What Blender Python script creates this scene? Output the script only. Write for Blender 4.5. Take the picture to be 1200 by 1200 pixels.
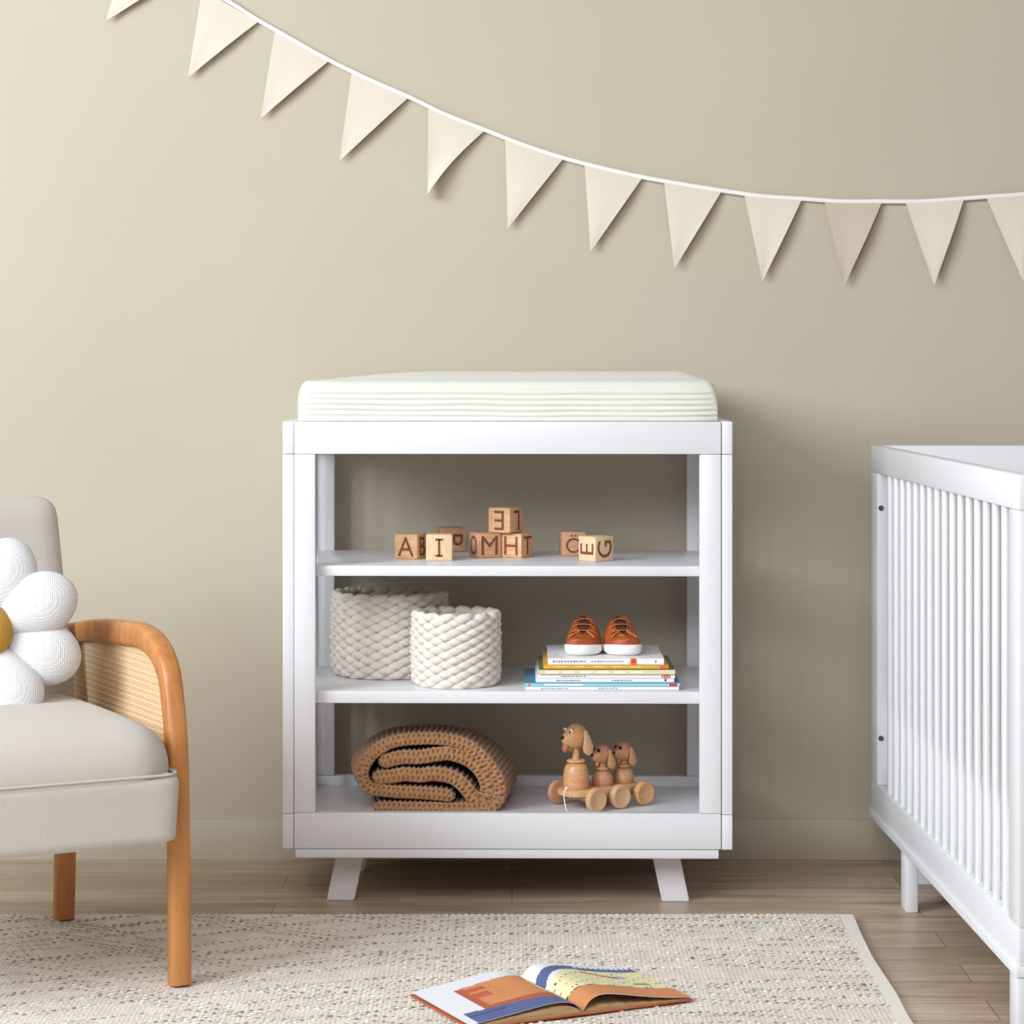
import bpy, bmesh, math, random
from math import sin, cos, pi, radians, sqrt, atan2
from mathutils import Vector, Matrix, noise
random.seed(7)
for o in list(bpy.data.objects): bpy.data.objects.remove(o)
SC = bpy.context.scene
COL = SC.collection

# ------------------------------------------------------------------ camera, world, lights
F = 2910.0; CAMH = 1.06; HY = 425.0; WALL = 5.30
cam_d = bpy.data.cameras.new('camera'); cam = bpy.data.objects.new('camera', cam_d); COL.objects.link(cam)
cam.location = (0, 0, CAMH); cam.rotation_euler = (pi/2, 0, 0)
cam_d.sensor_width = 36; cam_d.lens = 36*F/1200; cam_d.shift_y = -(600-HY)/1200
cam_d.clip_end = 60
SC.camera = cam
w = bpy.data.worlds.new('world'); SC.world = w; w.use_nodes = True
bg = w.node_tree.nodes['Background']; bg.inputs[0].default_value = (1.0, 0.91, 0.77, 1); bg.inputs[1].default_value = 0.27
SC.view_settings.view_transform = 'Standard'; SC.view_settings.look = 'None'
SC.view_settings.gamma = 1; SC.view_settings.use_curve_mapping = False
SC.view_settings.exposure = 0.02
def area(name, loc, target, sx, sy, power, col):
    l = bpy.data.lights.new(name, 'AREA'); l.shape = 'RECTANGLE'; l.size = sx; l.size_y = sy
    l.energy = power; l.color = col
    o = bpy.data.objects.new(name, l); COL.objects.link(o); o.location = loc
    o.rotation_euler = (Vector(target)-Vector(loc)).to_track_quat('-Z', 'Y').to_euler()
    return o
area('window_light', (-3.4, 1.7, 2.5), (0.0, 5.0, 0.8), 2.4, 1.9, 246, (0.86, 0.935, 1.0))
area('room_softbox', (-0.7, 1.4, 2.6), (0.1, 4.9, 0.30), 2.4, 1.6, 56, (0.98, 0.97, 0.98))

def P(px, py, Y):
    return Vector(((px-600)*Y/F, Y, CAMH-(py-HY)*Y/F))

# ------------------------------------------------------------------ materials
def lin(c):
    return tuple(((v/255)/12.92 if v/255 <= .04045 else ((v/255+.055)/1.055)**2.4) for v in c)+(1,)
def mat(name, col, rough=.5, col2=None, nscale=20, stretch=(1,1,1), bump=0, bscale=200, bstretch=(1,1,1), sheen=0, spec=.5, detail=4, coat=0):
    m = bpy.data.materials.new(name); m.use_nodes = True; nt = m.node_tree; n = nt.nodes; L = nt.links
    b = n['Principled BSDF']; b.inputs['Base Color'].default_value = lin(col); b.inputs['Roughness'].default_value = rough
    b.inputs['Specular IOR Level'].default_value = spec
    if sheen: b.inputs['Sheen Weight'].default_value = sheen
    if coat: b.inputs['Coat Weight'].default_value = coat
    tc = n.new('ShaderNodeTexCoord')
    if col2:
        mp = n.new('ShaderNodeMapping'); mp.inputs['Scale'].default_value = stretch
        t = n.new('ShaderNodeTexNoise'); t.inputs['Scale'].default_value = nscale; t.inputs['Detail'].default_value = detail
        mx = n.new('ShaderNodeMix'); mx.data_type = 'RGBA'
        mx.inputs[6].default_value = lin(col); mx.inputs[7].default_value = lin(col2)
        r = n.new('ShaderNodeMapRange'); r.inputs[1].default_value = .35; r.inputs[2].default_value = .65
        L.new(tc.outputs['Object'], mp.inputs[0]); L.new(mp.outputs[0], t.inputs[0]); L.new(t.outputs[0], r.inputs[0])
        L.new(r.outputs[0], mx.inputs[0]); L.new(mx.outputs[2], b.inputs['Base Color'])
    if bump:
        mp2 = n.new('ShaderNodeMapping'); mp2.inputs['Scale'].default_value = bstretch
        t2 = n.new('ShaderNodeTexNoise'); t2.inputs['Scale'].default_value = bscale; t2.inputs['Detail'].default_value = 2
        bm_ = n.new('ShaderNodeBump'); bm_.inputs['Strength'].default_value = bump; bm_.inputs['Distance'].default_value = .002
        L.new(tc.outputs['Object'], mp2.inputs[0]); L.new(mp2.outputs[0], t2.inputs[0])
        L.new(t2.outputs[0], bm_.inputs['Height']); L.new(bm_.outputs[0], b.inputs['Normal'])
    return m
def weave_mat(name, col, rough, scale, strength, col2=None, dist=.001, kind='check'):
    """fabric: fine crossed thread bump"""
    m = mat(name, col, rough, col2=col2, nscale=320, sheen=.15, spec=.25)
    nt = m.node_tree; n = nt.nodes; L = nt.links; b = n['Principled BSDF']
    tc = n.new('ShaderNodeTexCoord')
    waves = []
    for d in ('X', 'Z', 'Y')[:2 if kind == 'check' else 3]:
        wv = n.new('ShaderNodeTexWave'); wv.bands_direction = d; wv.inputs['Scale'].default_value = scale
        wv.inputs['Distortion'].default_value = .6; wv.inputs['Detail'].default_value = 1
        L.new(tc.outputs['Object'], wv.inputs[0]); waves.append(wv)
    a = n.new('ShaderNodeMath'); a.operation = 'ADD'; L.new(waves[0].outputs[1], a.inputs[0]); L.new(waves[1].outputs[1], a.inputs[1])
    out = a
    if len(waves) > 2:
        a2 = n.new('ShaderNodeMath'); a2.operation = 'ADD'; L.new(a.outputs[0], a2.inputs[0]); L.new(waves[2].outputs[1], a2.inputs[1]); out = a2
    bp = n.new('ShaderNodeBump'); bp.inputs['Strength'].default_value = strength; bp.inputs['Distance'].default_value = dist
    L.new(out.outputs[0], bp.inputs['Height']); L.new(bp.outputs[0], b.inputs['Normal'])
    return m
def floor_mat():
    m = bpy.data.materials.new('oak_plank_floor'); m.use_nodes = True; nt = m.node_tree; n = nt.nodes; L = nt.links
    b = n['Principled BSDF']; b.inputs['Roughness'].default_value = .38; b.inputs['Specular IOR Level'].default_value = .45
    tc = n.new('ShaderNodeTexCoord')
    br = n.new('ShaderNodeTexBrick'); br.inputs['Scale'].default_value = 1; br.inputs['Brick Width'].default_value = 1.25
    br.inputs['Row Height'].default_value = .125; br.inputs['Mortar Size'].default_value = .0011; br.inputs['Mortar Smooth'].default_value = .3
    br.offset = .37; br.offset_frequency = 2; br.inputs['Bias'].default_value = 0
    br.inputs['Color1'].default_value = lin((200,177,153)); br.inputs['Color2'].default_value = lin((172,148,126)); br.inputs['Mortar'].default_value = lin((118,100,84))
    L.new(tc.outputs['Object'], br.inputs[0])
    mp = n.new('ShaderNodeMapping'); mp.inputs['Scale'].default_value = (1.2, 14, 1)
    L.new(tc.outputs['Object'], mp.inputs[0])
    t = n.new('ShaderNodeTexNoise'); t.inputs['Scale'].default_value = 2.6; t.inputs['Detail'].default_value = 9; t.inputs['Roughness'].default_value = .62
    t.inputs['Distortion'].default_value = .5
    L.new(mp.outputs[0], t.inputs[0])
    r = n.new('ShaderNodeMapRange'); r.inputs[1].default_value = .34; r.inputs[2].default_value = .66; r.inputs[3].default_value = .68; r.inputs[4].default_value = 1.14
    L.new(t.outputs[0], r.inputs[0])
    mx = n.new('ShaderNodeMix'); mx.data_type = 'RGBA'; mx.blend_type = 'MULTIPLY'; mx.inputs[0].default_value = 1
    L.new(br.outputs[0], mx.inputs[6]); L.new(r.outputs[0], mx.inputs[7]); L.new(mx.outputs[2], b.inputs['Base Color'])
    bp = n.new('ShaderNodeBump'); bp.inputs['Strength'].default_value = .25; bp.inputs['Distance'].default_value = .001
    L.new(t.outputs[0], bp.inputs['Height']); L.new(bp.outputs[0], b.inputs['Normal'])
    return m
def wood(name, c1, c2, rough=.45, axis='z', scale=6):
    st = {'z': (9, 9, 1), 'x': (1, 9, 9), 'y': (9, 1, 9)}[axis]
    return mat(name, c1, rough, col2=c2, nscale=scale, stretch=st, detail=7)
WALLM = mat('matte_beige_wall_paint', (193,184,165), .9, col2=(191,182,163), nscale=3, bump=.08, bscale=120, spec=.2)
TRIMM = mat('beige_baseboard_paint', (193,184,165), .6, spec=.35)
WHITE = mat('white_satin_lacquer', (226,226,231), .32, spec=.5)
WHITE2 = mat('white_crib_lacquer', (226,227,232), .38, spec=.5)
FLOORM = floor_mat()

# ------------------------------------------------------------------ mesh helpers
def obj(name, bm, m=None, parent=None, smooth=True, angle=40):
    me = bpy.data.meshes.new(name)
    bmesh.ops.recalc_face_normals(bm, faces=bm.faces)
    bm.to_mesh(me); bm.free()
    if m is not None:
        for k in (m if isinstance(m, (list, tuple)) else [m]): me.materials.append(k)
    if smooth:
        me.polygons.foreach_set('use_smooth', [True]*len(me.polygons))
        try: me.set_sharp_from_angle(angle=radians(angle))
        except Exception: pass
    o = bpy.data.objects.new(name, me); COL.objects.link(o)
    if parent is not None: o.parent = parent
    return o
def tag(o, label=None, cat=None, group=None, kind=None):
    if label: o['label'] = label
    if cat: o['category'] = cat
    if group: o['group'] = group
    if kind: o['kind'] = kind
    return o
def empty(name, loc=(0,0,0), rz=0):
    o = bpy.data.objects.new(name, None); COL.objects.link(o); o.location = loc; o.rotation_euler = (0,0,rz); o.empty_display_size = .05
    return o
def box(bm, x0, x1, y0, y1, z0, z1, bev=0, seg=2, M=None, mi=0):
    vs = [bm.verts.new((x, y, z)) for z in (z0, z1) for y in (y0, y1) for x in (x0, x1)]
    fs = []
    for q in ((0,1,3,2), (4,6,7,5), (0,4,5,1), (2,3,7,6), (0,2,6,4), (1,5,7,3)):
        f = bm.faces.new([vs[i] for i in q]); f.material_index = mi; fs.append(f)
    if bev:
        es = list({e for f in fs for e in f.edges})
        r = bmesh.ops.bevel(bm, geom=es, offset=bev, segments=seg, affect='EDGES', profile=.5, clamp_overlap=True)
        nv = {v for f in r['faces'] for v in f.verts} | {v for v in vs if v.is_valid}
        for f in r['faces']: f.material_index = mi
        allv = set(nv)
        for v in list(nv):
            for f in v.link_faces: allv.update(f.verts)
        vs = list(allv)
    if M is not None:
        for v in vs: v.co = M @ v.co
    return vs
def boxo(name, x0, x1, y0, y1, z0, z1, m, parent=None, bev=.002, seg=2):
    bm = bmesh.new(); box(bm, x0, x1, y0, y1, z0, z1, bev, seg); return obj(name, bm, m, parent)
def loft(bm, rings, closed=True, cap=True, mi=0):
    vr = [[bm.verts.new(p) for p in r] for r in rings]
    n = len(vr[0])
    for a, b in zip(vr, vr[1:]):
        for i in range(n if closed else n-1):
            j = (i+1) % n
            f = bm.faces.new((a[i], a[j], b[j], b[i])); f.material_index = mi
    if cap and closed:
        for r in (vr[0], vr[-1]):
            f = bm.faces.new(r); f.material_index = mi
    return vr
def tube(bm, pts, r, n=10, flat=None, cap=True, mi=0):
    """r number or list; flat=(rx,rz) scale of section"""
    pts = [Vector(p) for p in pts]; rings = []
    up = Vector((0, 0, 1)); prev = None
    for i, p in enumerate(pts):
        t = (pts[min(i+1, len(pts)-1)]-pts[max(i-1, 0)]).normalized()
        if prev is None:
            a = t.cross(up)
            if a.length < .1: a = t.cross(Vector((0, 1, 0)))
        else:
            a = prev-t*prev.dot(t)
        a.normalize(); prev = a; b = t.cross(a)
        rr = r[i] if isinstance(r, (list, tuple)) else r
        fx, fz = flat or (1, 1)
        rings.append([p+a*cos(2*pi*k/n)*rr*fx+b*sin(2*pi*k/n)*rr*fz for k in range(n)])
    return loft(bm, rings, True, cap, mi)
def lathe(bm, prof, n=32, M=None, mi=0):
    """prof [(r,z)]"""
    rings = []
    for r, z in prof:
        ring = [Vector((max(r, 1e-5)*cos(2*pi*k/n), max(r, 1e-5)*sin(2*pi*k/n), z)) for k in range(n)]
        rings.append([M @ p for p in ring] if M is not None else ring)
    return loft(bm, rings, True, True, mi)
def ell(bm, c, r, M=None, nu=16, nv=10, mi=0, pw=1.0):
    c = Vector(c); rings = []
    for j in range(1, nv):
        th = pi*j/nv; ring = []
        for i in range(nu):
            ph = 2*pi*i/nu
            p = Vector((r[0]*sin(th)*cos(ph), r[1]*sin(th)*sin(ph), r[2]*cos(th)))
            if M is not None: p = M @ p
            ring.append(c+p)
        rings.append(ring)
    vr = loft(bm, rings, True, False, mi)
    for end, ring in ((1, vr[0]), (-1, vr[-1])):
        p = Vector((0, 0, r[2]*end))
        if M is not None: p = M @ p
        v = bm.verts.new(c+p)
        for i in range(nu):
            f = bm.faces.new((v, ring[i], ring[(i+1) % nu])); f.material_index = mi
def catmull(pts, k=8):
    pts = [Vector(p) for p in pts]; out = []
    q = [pts[0]*2-pts[1]]+pts+[pts[-1]*2-pts[-2]]
    for i in range(1, len(q)-2):
        for s in range(k):
            t = s/k; a, b, c, d = q[i-1:i+3]
            out.append(.5*((2*b)+(c-a)*t+(2*a-5*b+4*c-d)*t*t+(3*b-a-3*c+d)*t**3))
    out.append(pts[-1]); return out
def resample(pts, step):
    L = [0]
    for a, b in zip(pts, pts[1:]): L.append(L[-1]+(b-a).length)
    n = max(2, int(L[-1]/step)); out = []; j = 0
    for i in range(n+1):
        s = L[-1]*i/n
        while j < len(L)-2 and L[j+1] < s: j += 1
        t = (s-L[j])/max(1e-9, L[j+1]-L[j]); out.append(pts[j].lerp(pts[j+1], min(1, t)))
    return out, L[-1]
def RX(a): return Matrix.Rotation(a, 4, 'X')
def RY(a): return Matrix.Rotation(a, 4, 'Y')
def RZ(a): return Matrix.Rotation(a, 4, 'Z')
def T(*a): return Matrix.Translation(Vector(a))
def sm(a, b, x):
    t = max(0, min(1, (x-a)/(b-a))); return t*t*(3-2*t)

# ------------------------------------------------------------------ setting
tag(boxo('floor', -3.6, 3.2, .3, WALL, -.05, 0, FLOORM, bev=0), kind='structure')
tag(boxo('wall_back', -3.6, 3.2, WALL, WALL+.1, -.05, 2.9, WALLM, bev=0), kind='structure')
tag(boxo('baseboard_back', -3.6, 3.2, WALL-.010, WALL, 0, .086, TRIMM, bev=.0015), kind='structure')

# ------------------------------------------------------------------ rug
def rug_mat():
    m = mat('cream_woven_wool', (230,222,212), .95, col2=(216,207,196), nscale=28, spec=.1)
    nt = m.node_tree; n = nt.nodes; L = nt.links; b = n['Principled BSDF']
    tc = n.new('ShaderNodeTexCoord')
    mp = n.new('ShaderNodeMapping'); mp.inputs['Scale'].default_value = (1, 1.5, 1)
    v = n.new('ShaderNodeTexVoronoi'); v.inputs['Scale'].default_value = 130; v.inputs['Randomness'].default_value = .45
    L.new(tc.outputs['Object'], mp.inputs[0]); L.new(mp.outputs[0], v.inputs[0])
    bp = n.new('ShaderNodeBump'); bp.inputs['Strength'].default_value = .8; bp.inputs['Distance'].default_value = .003; bp.invert = True
    L.new(v.outputs[0], bp.inputs['Height']); L.new(bp.outputs[0], b.inputs['Normal'])
    return m
RUG = rug_mat(); RUGD = mat('taupe_rug_yarn', (146,128,108), .95, spec=.1); RUGB = mat('pale_rug_border', (226,222,213), .9, bump=.5, bscale=300, spec=.1)
RH = .011; RX0, RX1, RY0, RY1 = -2.1, .648, 2.75, 4.72
def edge_x(y): return .638+.011*sm(4.5, 4.72, y)+.0015*sin(y*17)
bm = bmesh.new()
NX, NY = 110, 40
rows = []
for j in range(NY+1):
    y = RY0+(RY1-RY0)*j/NY
    rr = []
    for i in range(NX+1):
        x = RX0+(edge_x(y)-RX0)*i/NX
        rr.append(bm.verts.new((x, y, RH+.0008*sin(x*23)*sin(y*31))))
    rows.append(rr)
for j in range(NY):
    for i in range(NX):
        f = bm.faces.new((rows[j][i], rows[j][i+1], rows[j+1][i+1], rows[j+1][i])); f.material_index = 2 if i == NX-1 else 0
# sides
loop = rows[0][:]+[r[-1] for r in rows[1:]]+rows[-1][-2::-1]+[r[0] for r in rows[-2:0:-1]]
low = [bm.verts.new((v.co.x, v.co.y, .0005)) for v in loop]
for i in range(len(loop)):
    j = (i+1) % len(loop); bm.faces.new((loop[i], low[i], low[j], loop[j]))
bm.faces.new(low)
# knotted far edge and raised tufts / stitched dashes
x = RX0
while x < RX1-.05:
    ell(bm, (x, RY1-.001+random.uniform(-.002, .002), RH-.003), (.0062, .0045, .0048), nu=6, nv=4); x += .0125
def stitch(x, y, L_, w_, h_, a, mi):
    ell(bm, (x, y, RH+.0009), (L_, w_, h_), M=RZ(a).to_3x3(), nu=6, nv=4, mi=mi)
for k in range(-6, 34):
    for s in (1, -1):
        lam = .66; ph = k*.08+(0 if s > 0 else .07); yb = 3.35+k*.052
        if (k*7+s) % 5 == 0: continue
        x = -1.35
        while x < RX1-.040:
            A = .085-.052*sm(-.6, .3, x)
            tt = (x/lam+ph) % 1.0; tri = abs(tt*2-1)*2-1
            sl = (2 if tt > .5 else -2)*2/lam*A*s
            y = yb+A*tri*s+.010*noise.noise(Vector((x*5, k, s)))
            if 3.7 < y < RY1-.010:
                vis = noise.noise(Vector((x*2.2, y*3, 9)))
                if random.random() > .12+.5*sm(-.1, .5, vis)*sm(-.4, .2, x): stitch(x, y, .0046, .0017, .0009, atan2(sl, 1), 1)
                if random.random() > .35: stitch(x+.004, y-.006, .0055, .0028, .0018, atan2(sl, 1)*.4, 0)
            x += .0145
tag(obj('rug', bm, [RUG, RUGD, RUGB]), 'cream woven rug with dashed taupe diamond lines on the wooden floor', 'rug')

# ------------------------------------------------------------------ bunting
CORDM = mat('white_cotton_tape', (240,237,235), .8, bump=.4, bscale=400)
LINEN = weave_mat('cream_linen', (224,215,200), .9, 420, .25, col2=(220,210,195), dist=.0005)
LINENT = weave_mat('taupe_linen', (202,189,172), .9, 420, .25, col2=(197,184,167), dist=.0005)
DC = WALL-.010
bunt = empty('bunting', P(600, 178, DC))
tag(bunt, 'cream linen pennant bunting hung on a white tape across the beige wall', 'bunting')
B0 = bunt.location.copy()
cp = [(60,-130),(150,-66),(212,-30),(265,0),(300,22),(342,46),(385,70),(430,92),(478,113),(522,134),(568,152),(614,170),(660,185),(706,197),(755,208),(800,216),(850,224),(895,230),(940,233),(985,236),(1030,236),(1078,236),(1125,233),(1165,230),(1205,227),(1260,219)]
pts = catmull([P(a, b, DC)-B0 for a, b in cp], 6)
bm = bmesh.new(); tube(bm, pts, .0046, 8, flat=(.55, 1)); obj('cord', bm, CORDM, bunt)
pen = [((150,-64),(213,-30),(125,25)),((237,-13),(302,26),(221,91)),((322,37),(386,71),(306,139)),((412,85),(478,115),(398,189)),((502,126),(568,153),(501,230)),((592,162),(660,186),(595,268)),((685,192),(753,208),(692,295)),((778,212),(845,225),(790,315)),((872,227),(939,235),(893,330)),((966,235),(1033,238),(989,335)),((1061,237),(1129,235),(1094,335)),((1156,232),(1224,225),(1198,330))]
for k, (tl, tr, tip) in enumerate(pen):
    a, b, c = [P(*q, DC) for q in (tl, tr, tip)]
    bm = bmesh.new(); n = 14; fr = []; bk = []
    for j in range(n+1):
        v = j/n; rf = []; rb = []
        wdt = 1-v
        for i in range(n+1):
            u = i/n
            p = a.lerp(b, u).lerp(c, v) if v < 1 else c.copy()
            if v < 1: p = a.lerp(b, u)*(1-v)+c*v
            off = .001+.008*v+(.006*sin(pi*min(1, v*1.2))*u)+.004*sin(u*5+k)*v*(1-v)
            if k == 4: off += .022*sm(.35, 1, v)*u-.008*sin(pi*u)*v
            if k == 4 and u > .6: p.x -= .010*sin(pi*v)*(u-.6)/.4
            p = p-B0; p.y -= off
            rf.append(bm.verts.new(p)); rb.append(bm.verts.new(p+Vector((0, .0012, 0))))
        fr.append(rf); bk.append(rb)
    for j in range(n):
        for i in range(n):
            bm.faces.new((fr[j][i], fr[j][i+1], fr[j+1][i+1], fr[j+1][i]))
            bm.faces.new((bk[j][i], bk[j+1][i], bk[j+1][i+1], bk[j][i+1]))
        for i in (0, n):
            bm.faces.new((fr[j][i], fr[j+1][i], bk[j+1][i], bk[j][i]))
    bmesh.ops.remove_doubles(bm, verts=bm.verts, dist=1e-5)
    o = obj('pennant', bm, LINENT if k == 9 else LINEN, bunt, angle=60)
    if k == 9: o['label'] = 'taupe linen pennant, darker than its neighbours'

# ------------------------------------------------------------------ changing table
CX, CY = -.006, 4.81
ct = empty('changing_table', (CX, CY+.23, 0), radians(-.8))
tag(ct, 'white open changing table with three shelves standing against the wall', 'changing table')
W2 = .4135; D0, D1 = -.23, .23; ST = .041
def ctb(name, *a, bev=.0015): return boxo(name, *a, WHITE, ct, bev)
ZB, ZR, ZT0, ZT = .118, .187, .883, .946
for nm, y0, y1 in (('front', D0, D0+.026), ('back', D1-.026, D1)):
    ctb('top_rail', -W2, W2, y0, y1, ZT0, ZT); ctb('bottom_rail', -W2, W2, y0, y1, ZB, ZR)
    for s in (-1, 1):
        ctb('stile', min(s*W2, s*(W2-ST)), max(s*W2, s*(W2-ST)), y0, y1, ZR+.0006, ZT0-.0006)
for s in (-1, 1):
    bm = bmesh.new(); xa, xb = sorted((s*(W2+.0012), s*(W2+.0225)))
    e0, e1 = D0+.003, D1
    box(bm, xa, xb, e0, e1, ZT0, ZT, .0015); box(bm, xa, xb, e0, e1, ZB-.001, ZR-.003, .0015)
    for q0, q1 in ((e0, e0+.04), (e1-.04, e1)): box(bm, xa, xb, q0, q1, ZR-.002, ZT0-.001, .0015)
    for k in range(7):
        yy = e0+.04+(k+1)*(e1-e0-.08)/8
        box(bm, xa+.005, xb-.006, yy-.006, yy+.006, ZR-.004, ZT0+.001, .003)
    obj('side_panel', bm, WHITE, ct)
IW = W2-.001
ctb('top_panel', -IW, IW, D0+.027, D1-.027, .925, ZT-.001)
for z0, z1, nm in ((.644, .664, 1), (.396, .4195, 2), (.147, .167, 3)):
    ctb('shelf', -IW, IW, D0+.027, D1-.027, z0, z1, bev=.002)
bm = bmesh.new(); box(bm, -W2+.002, W2-.004, D0+.004, D1-.01, .099, .1175, .0015); obj('base_frame', bm, WHITE, ct)
for s in (-1, 1):
    for yq in (D0+.075, D1-.075-.03):
        bm = bmesh.new(); rings = []
        for z, dx in ((.0005, 0), (.0985, -.0205)):
            xo = (.357+dx)*s; xi = (.303+dx)*s
            rings.append([Vector((xo, yq, z)), Vector((xi, yq, z)), Vector((xi, yq+.034, z)), Vector((xo, yq+.034, z))])
        loft(bm, rings); bmesh.ops.bevel(bm, geom=list(bm.edges), offset=.0018, segments=2, affect='EDGES')
        obj('leg', bm, WHITE, ct)

# changing pad on top
PADM = mat('ivory_muslin', (221,222,214), .9, bump=.35, bscale=260, bstretch=(1,1,1.6), sheen=.2, spec=.2)
pad = empty('changing_pad', (CX, CY+.23, ZT), radians(-.8))
tag(pad, 'ivory ribbed muslin changing pad lying on top of the white changing table', 'changing pad')
bm = bmesh.new(); NXp = 150; hx = .409; hy = .212
rings = []
for i in range(NXp+1):
    u = -1+2*i/NXp; x = hx*u
    ex = (1-abs(u)**26)**(1/3.0) if abs(u) < 1 else 0
    base_h = .079
    yy = hy*(1-.06*(abs(u)**14))
    ring = []
    # cross-section: front bottom -> front top -> dome -> back top -> back bottom
    NF = 40; NT = 26; NB = 10
    endr = sm(1.0, .97, abs(u)); te = max(0, (abs(u)-.945)/.055)
    H = base_h-.026*(1-sqrt(max(0, 1-te*te)))
    rib = lambda z: .0014*sin(z*2*pi/.0108+.7*sin(x*5+1)+1.2*noise.noise(Vector((x*7, z*30, 3))))*(.5+.7*abs(noise.noise(Vector((x*4, z*14, 0)))))*2*sm(.003, .012, z)
    for k in range(NF):
        t = k/(NF-1); z = .0008+(H-.018)*t
        ring.append(Vector((x, -yy-.0005+.0015*(1-t)-rib(z)*endr-.002*sin(pi*t), z)))
    for k in range(1, 8):
        a = pi/2*k/8; ring.append(Vector((x, -yy+.018-.018*cos(a), H-.018+.018*sin(a)-.0006*rib(a)*0)))
    dx_l = sin(pi/2*max(0, min(1, (u+.93)/.6))); dx_r = sin(pi/2*max(0, min(1, (.965-u)/.15)))
    dome = .017*min(dx_l, dx_r)
    for k in range(NT+1):
        t = k/NT; y = -yy+.018+(2*yy-.036)*t
        ring.append(Vector((x, y, H+dome*sin(pi*t)**.8+.0008*noise.noise(Vector((x*12, y*12, 1))))))
    for k in range(1, 8):
        a = pi/2*k/8; ring.append(Vector((x, yy-.018+.018*sin(a), H-.018+.018*cos(a))))
    for k in range(NB):
        t = k/(NB-1); ring.append(Vector((x, yy, .0008+(H-.018)*(1-t))))
    rings.append(ring)
loft(bm, rings)
obj('pad_cover', bm, PADM, pad, angle=60)

# ------------------------------------------------------------------ alphabet blocks on the top shelf
BW = [wood('beech_block', (226,184,140), (208,160,114), .55, 'x', 30), wood('maple_block', (232,204,164), (220,188,146), .55, 'z', 30), wood('rosy_block', (214,172,138), (198,150,112), .55, 'x', 30)]
BURN = mat('burnt_brown_lettering', (138,72,44), .7, col2=(116,58,34), nscale=200)
SH1 = .6642
_letters = {}
def letter_mesh(ch):
    if ch in _letters: return _letters[ch]
    if ch == 'I':
        bm = bmesh.new()
        box(bm, -.0022, .0022, -.017, .017, -.0002, .0004); box(bm, -.0075, .0075, .014, .018, -.0002, .0004); box(bm, -.0075, .0075, -.018, -.014, -.0002, .0004)
        me = bpy.data.meshes.new('letter'); bm.to_mesh(me); bm.free()
    else:
        cu = bpy.data.curves.new('t', 'FONT'); cu.body = ch; cu.size = .05; cu.extrude = .0003; cu.offset = 0; cu.resolution_u = 5
        to = bpy.data.objects.new('t', cu); COL.objects.link(to); bpy.context.view_layer.update()
        me = bpy.data.meshes.new_from_object(to.evaluated_get(bpy.context.evaluated_depsgraph_get()))
        bpy.data.objects.remove(to)
        xs = [v.co.x for v in me.vertices]; ys = [v.co.y for v in me.vertices]
        cx, cy = (min(xs)+max(xs))/2, (min(ys)+max(ys))/2; k = .040/(max(ys)-min(ys)); kx = min(k, .037/(max(xs)-min(xs)))
        for v in me.vertices: v.co.x = (v.co.x-cx)*kx; v.co.y = (v.co.y-cy)*k; v.co.z = v.co.z
    me.materials.append(BURN); _letters[ch] = me; return me
def alpha_block(px, py_bottom, ang, s, faces, wm, label, z=SH1, yoff=0, Y=None):
    """px = pixel of block centre column, bottom centre depth from py"""
    d = Y if Y else (CAMH-z)*F/(py_bottom-HY)+s*.6
    b = empty('alphabet_block', ((px-600)*d/F, d, z), radians(ang))
    tag(b, label, 'toy block', 'wooden alphabet blocks on the top shelf')
    bm = bmesh.new(); box(bm, -s/2, s/2, -s/2, s/2, .0003, s, .0016, 2); obj('block_body', bm, BW[wm], b)
    for side, ch, roll in faces:
        me = letter_mesh(ch)
        o = bpy.data.objects.new('letter', me); COL.objects.link(o); o.parent = b
        fm = {'f': RX(pi/2), 'l': RZ(-pi/2) @ RX(pi/2), 'r': RZ(pi/2) @ RX(pi/2)}[side]
        off = {'f': (0, -s/2-.0002, s/2), 'l': (-s/2-.0002, 0, s/2), 'r': (s/2+.0002, 0, s/2)}[side]
        o.matrix_local = T(*off) @ fm @ RZ(radians(roll)) @ Matrix.Scale(s/.052, 4)
    return b
alpha_block(481.5, 655.5, -22, .050, [('f', 'A', 0), ('r', 'B', 0)], 0, 'wooden block with an upright A, leftmost on the top shelf')
alpha_block(515, 657.5, 0, .0525, [('f', 'I', 0)], 1, 'pale wooden block with a serifed letter I, in front of the sideways P block')
alpha_block(528.5, 647, 16, .050, [('f', 'P', -90), ('l', 'A', 0)], 2, 'wooden block with a sideways P, half hidden behind the letter I block')
alpha_block(568.5, 654, 22, .050, [('f', 'M', 0), ('l', 'O', 0)], 2, 'wooden block with M in front and O on its left side, under the stacked block', Y=5.058)
alpha_block(606, 654, -31, .049, [('f', 'H', 0), ('r', 'T', 0)], 0, 'wooden block with H in front and T on its side, right of the M block', Y=5.058)
alpha_block(592.5, 623, -31, .051, [('f', 'E', 180), ('r', 'L', 180)], 0, 'wooden block with a reversed E stacked on top of two other blocks', z=SH1+.0505, Y=5.056)
alpha_block(670.5, 651.5, 6, .049, [('f', '\u00d6', 0)], 2, 'wooden block with an umlaut O, behind the G block at right')
alpha_block(698.5, 659, 41, .0495, [('l', 'E', 90), ('f', 'G', 90)], 1, 'wooden block turned cornerwise with sideways E and G, rightmost on the shelf', Y=4.963)

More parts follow.
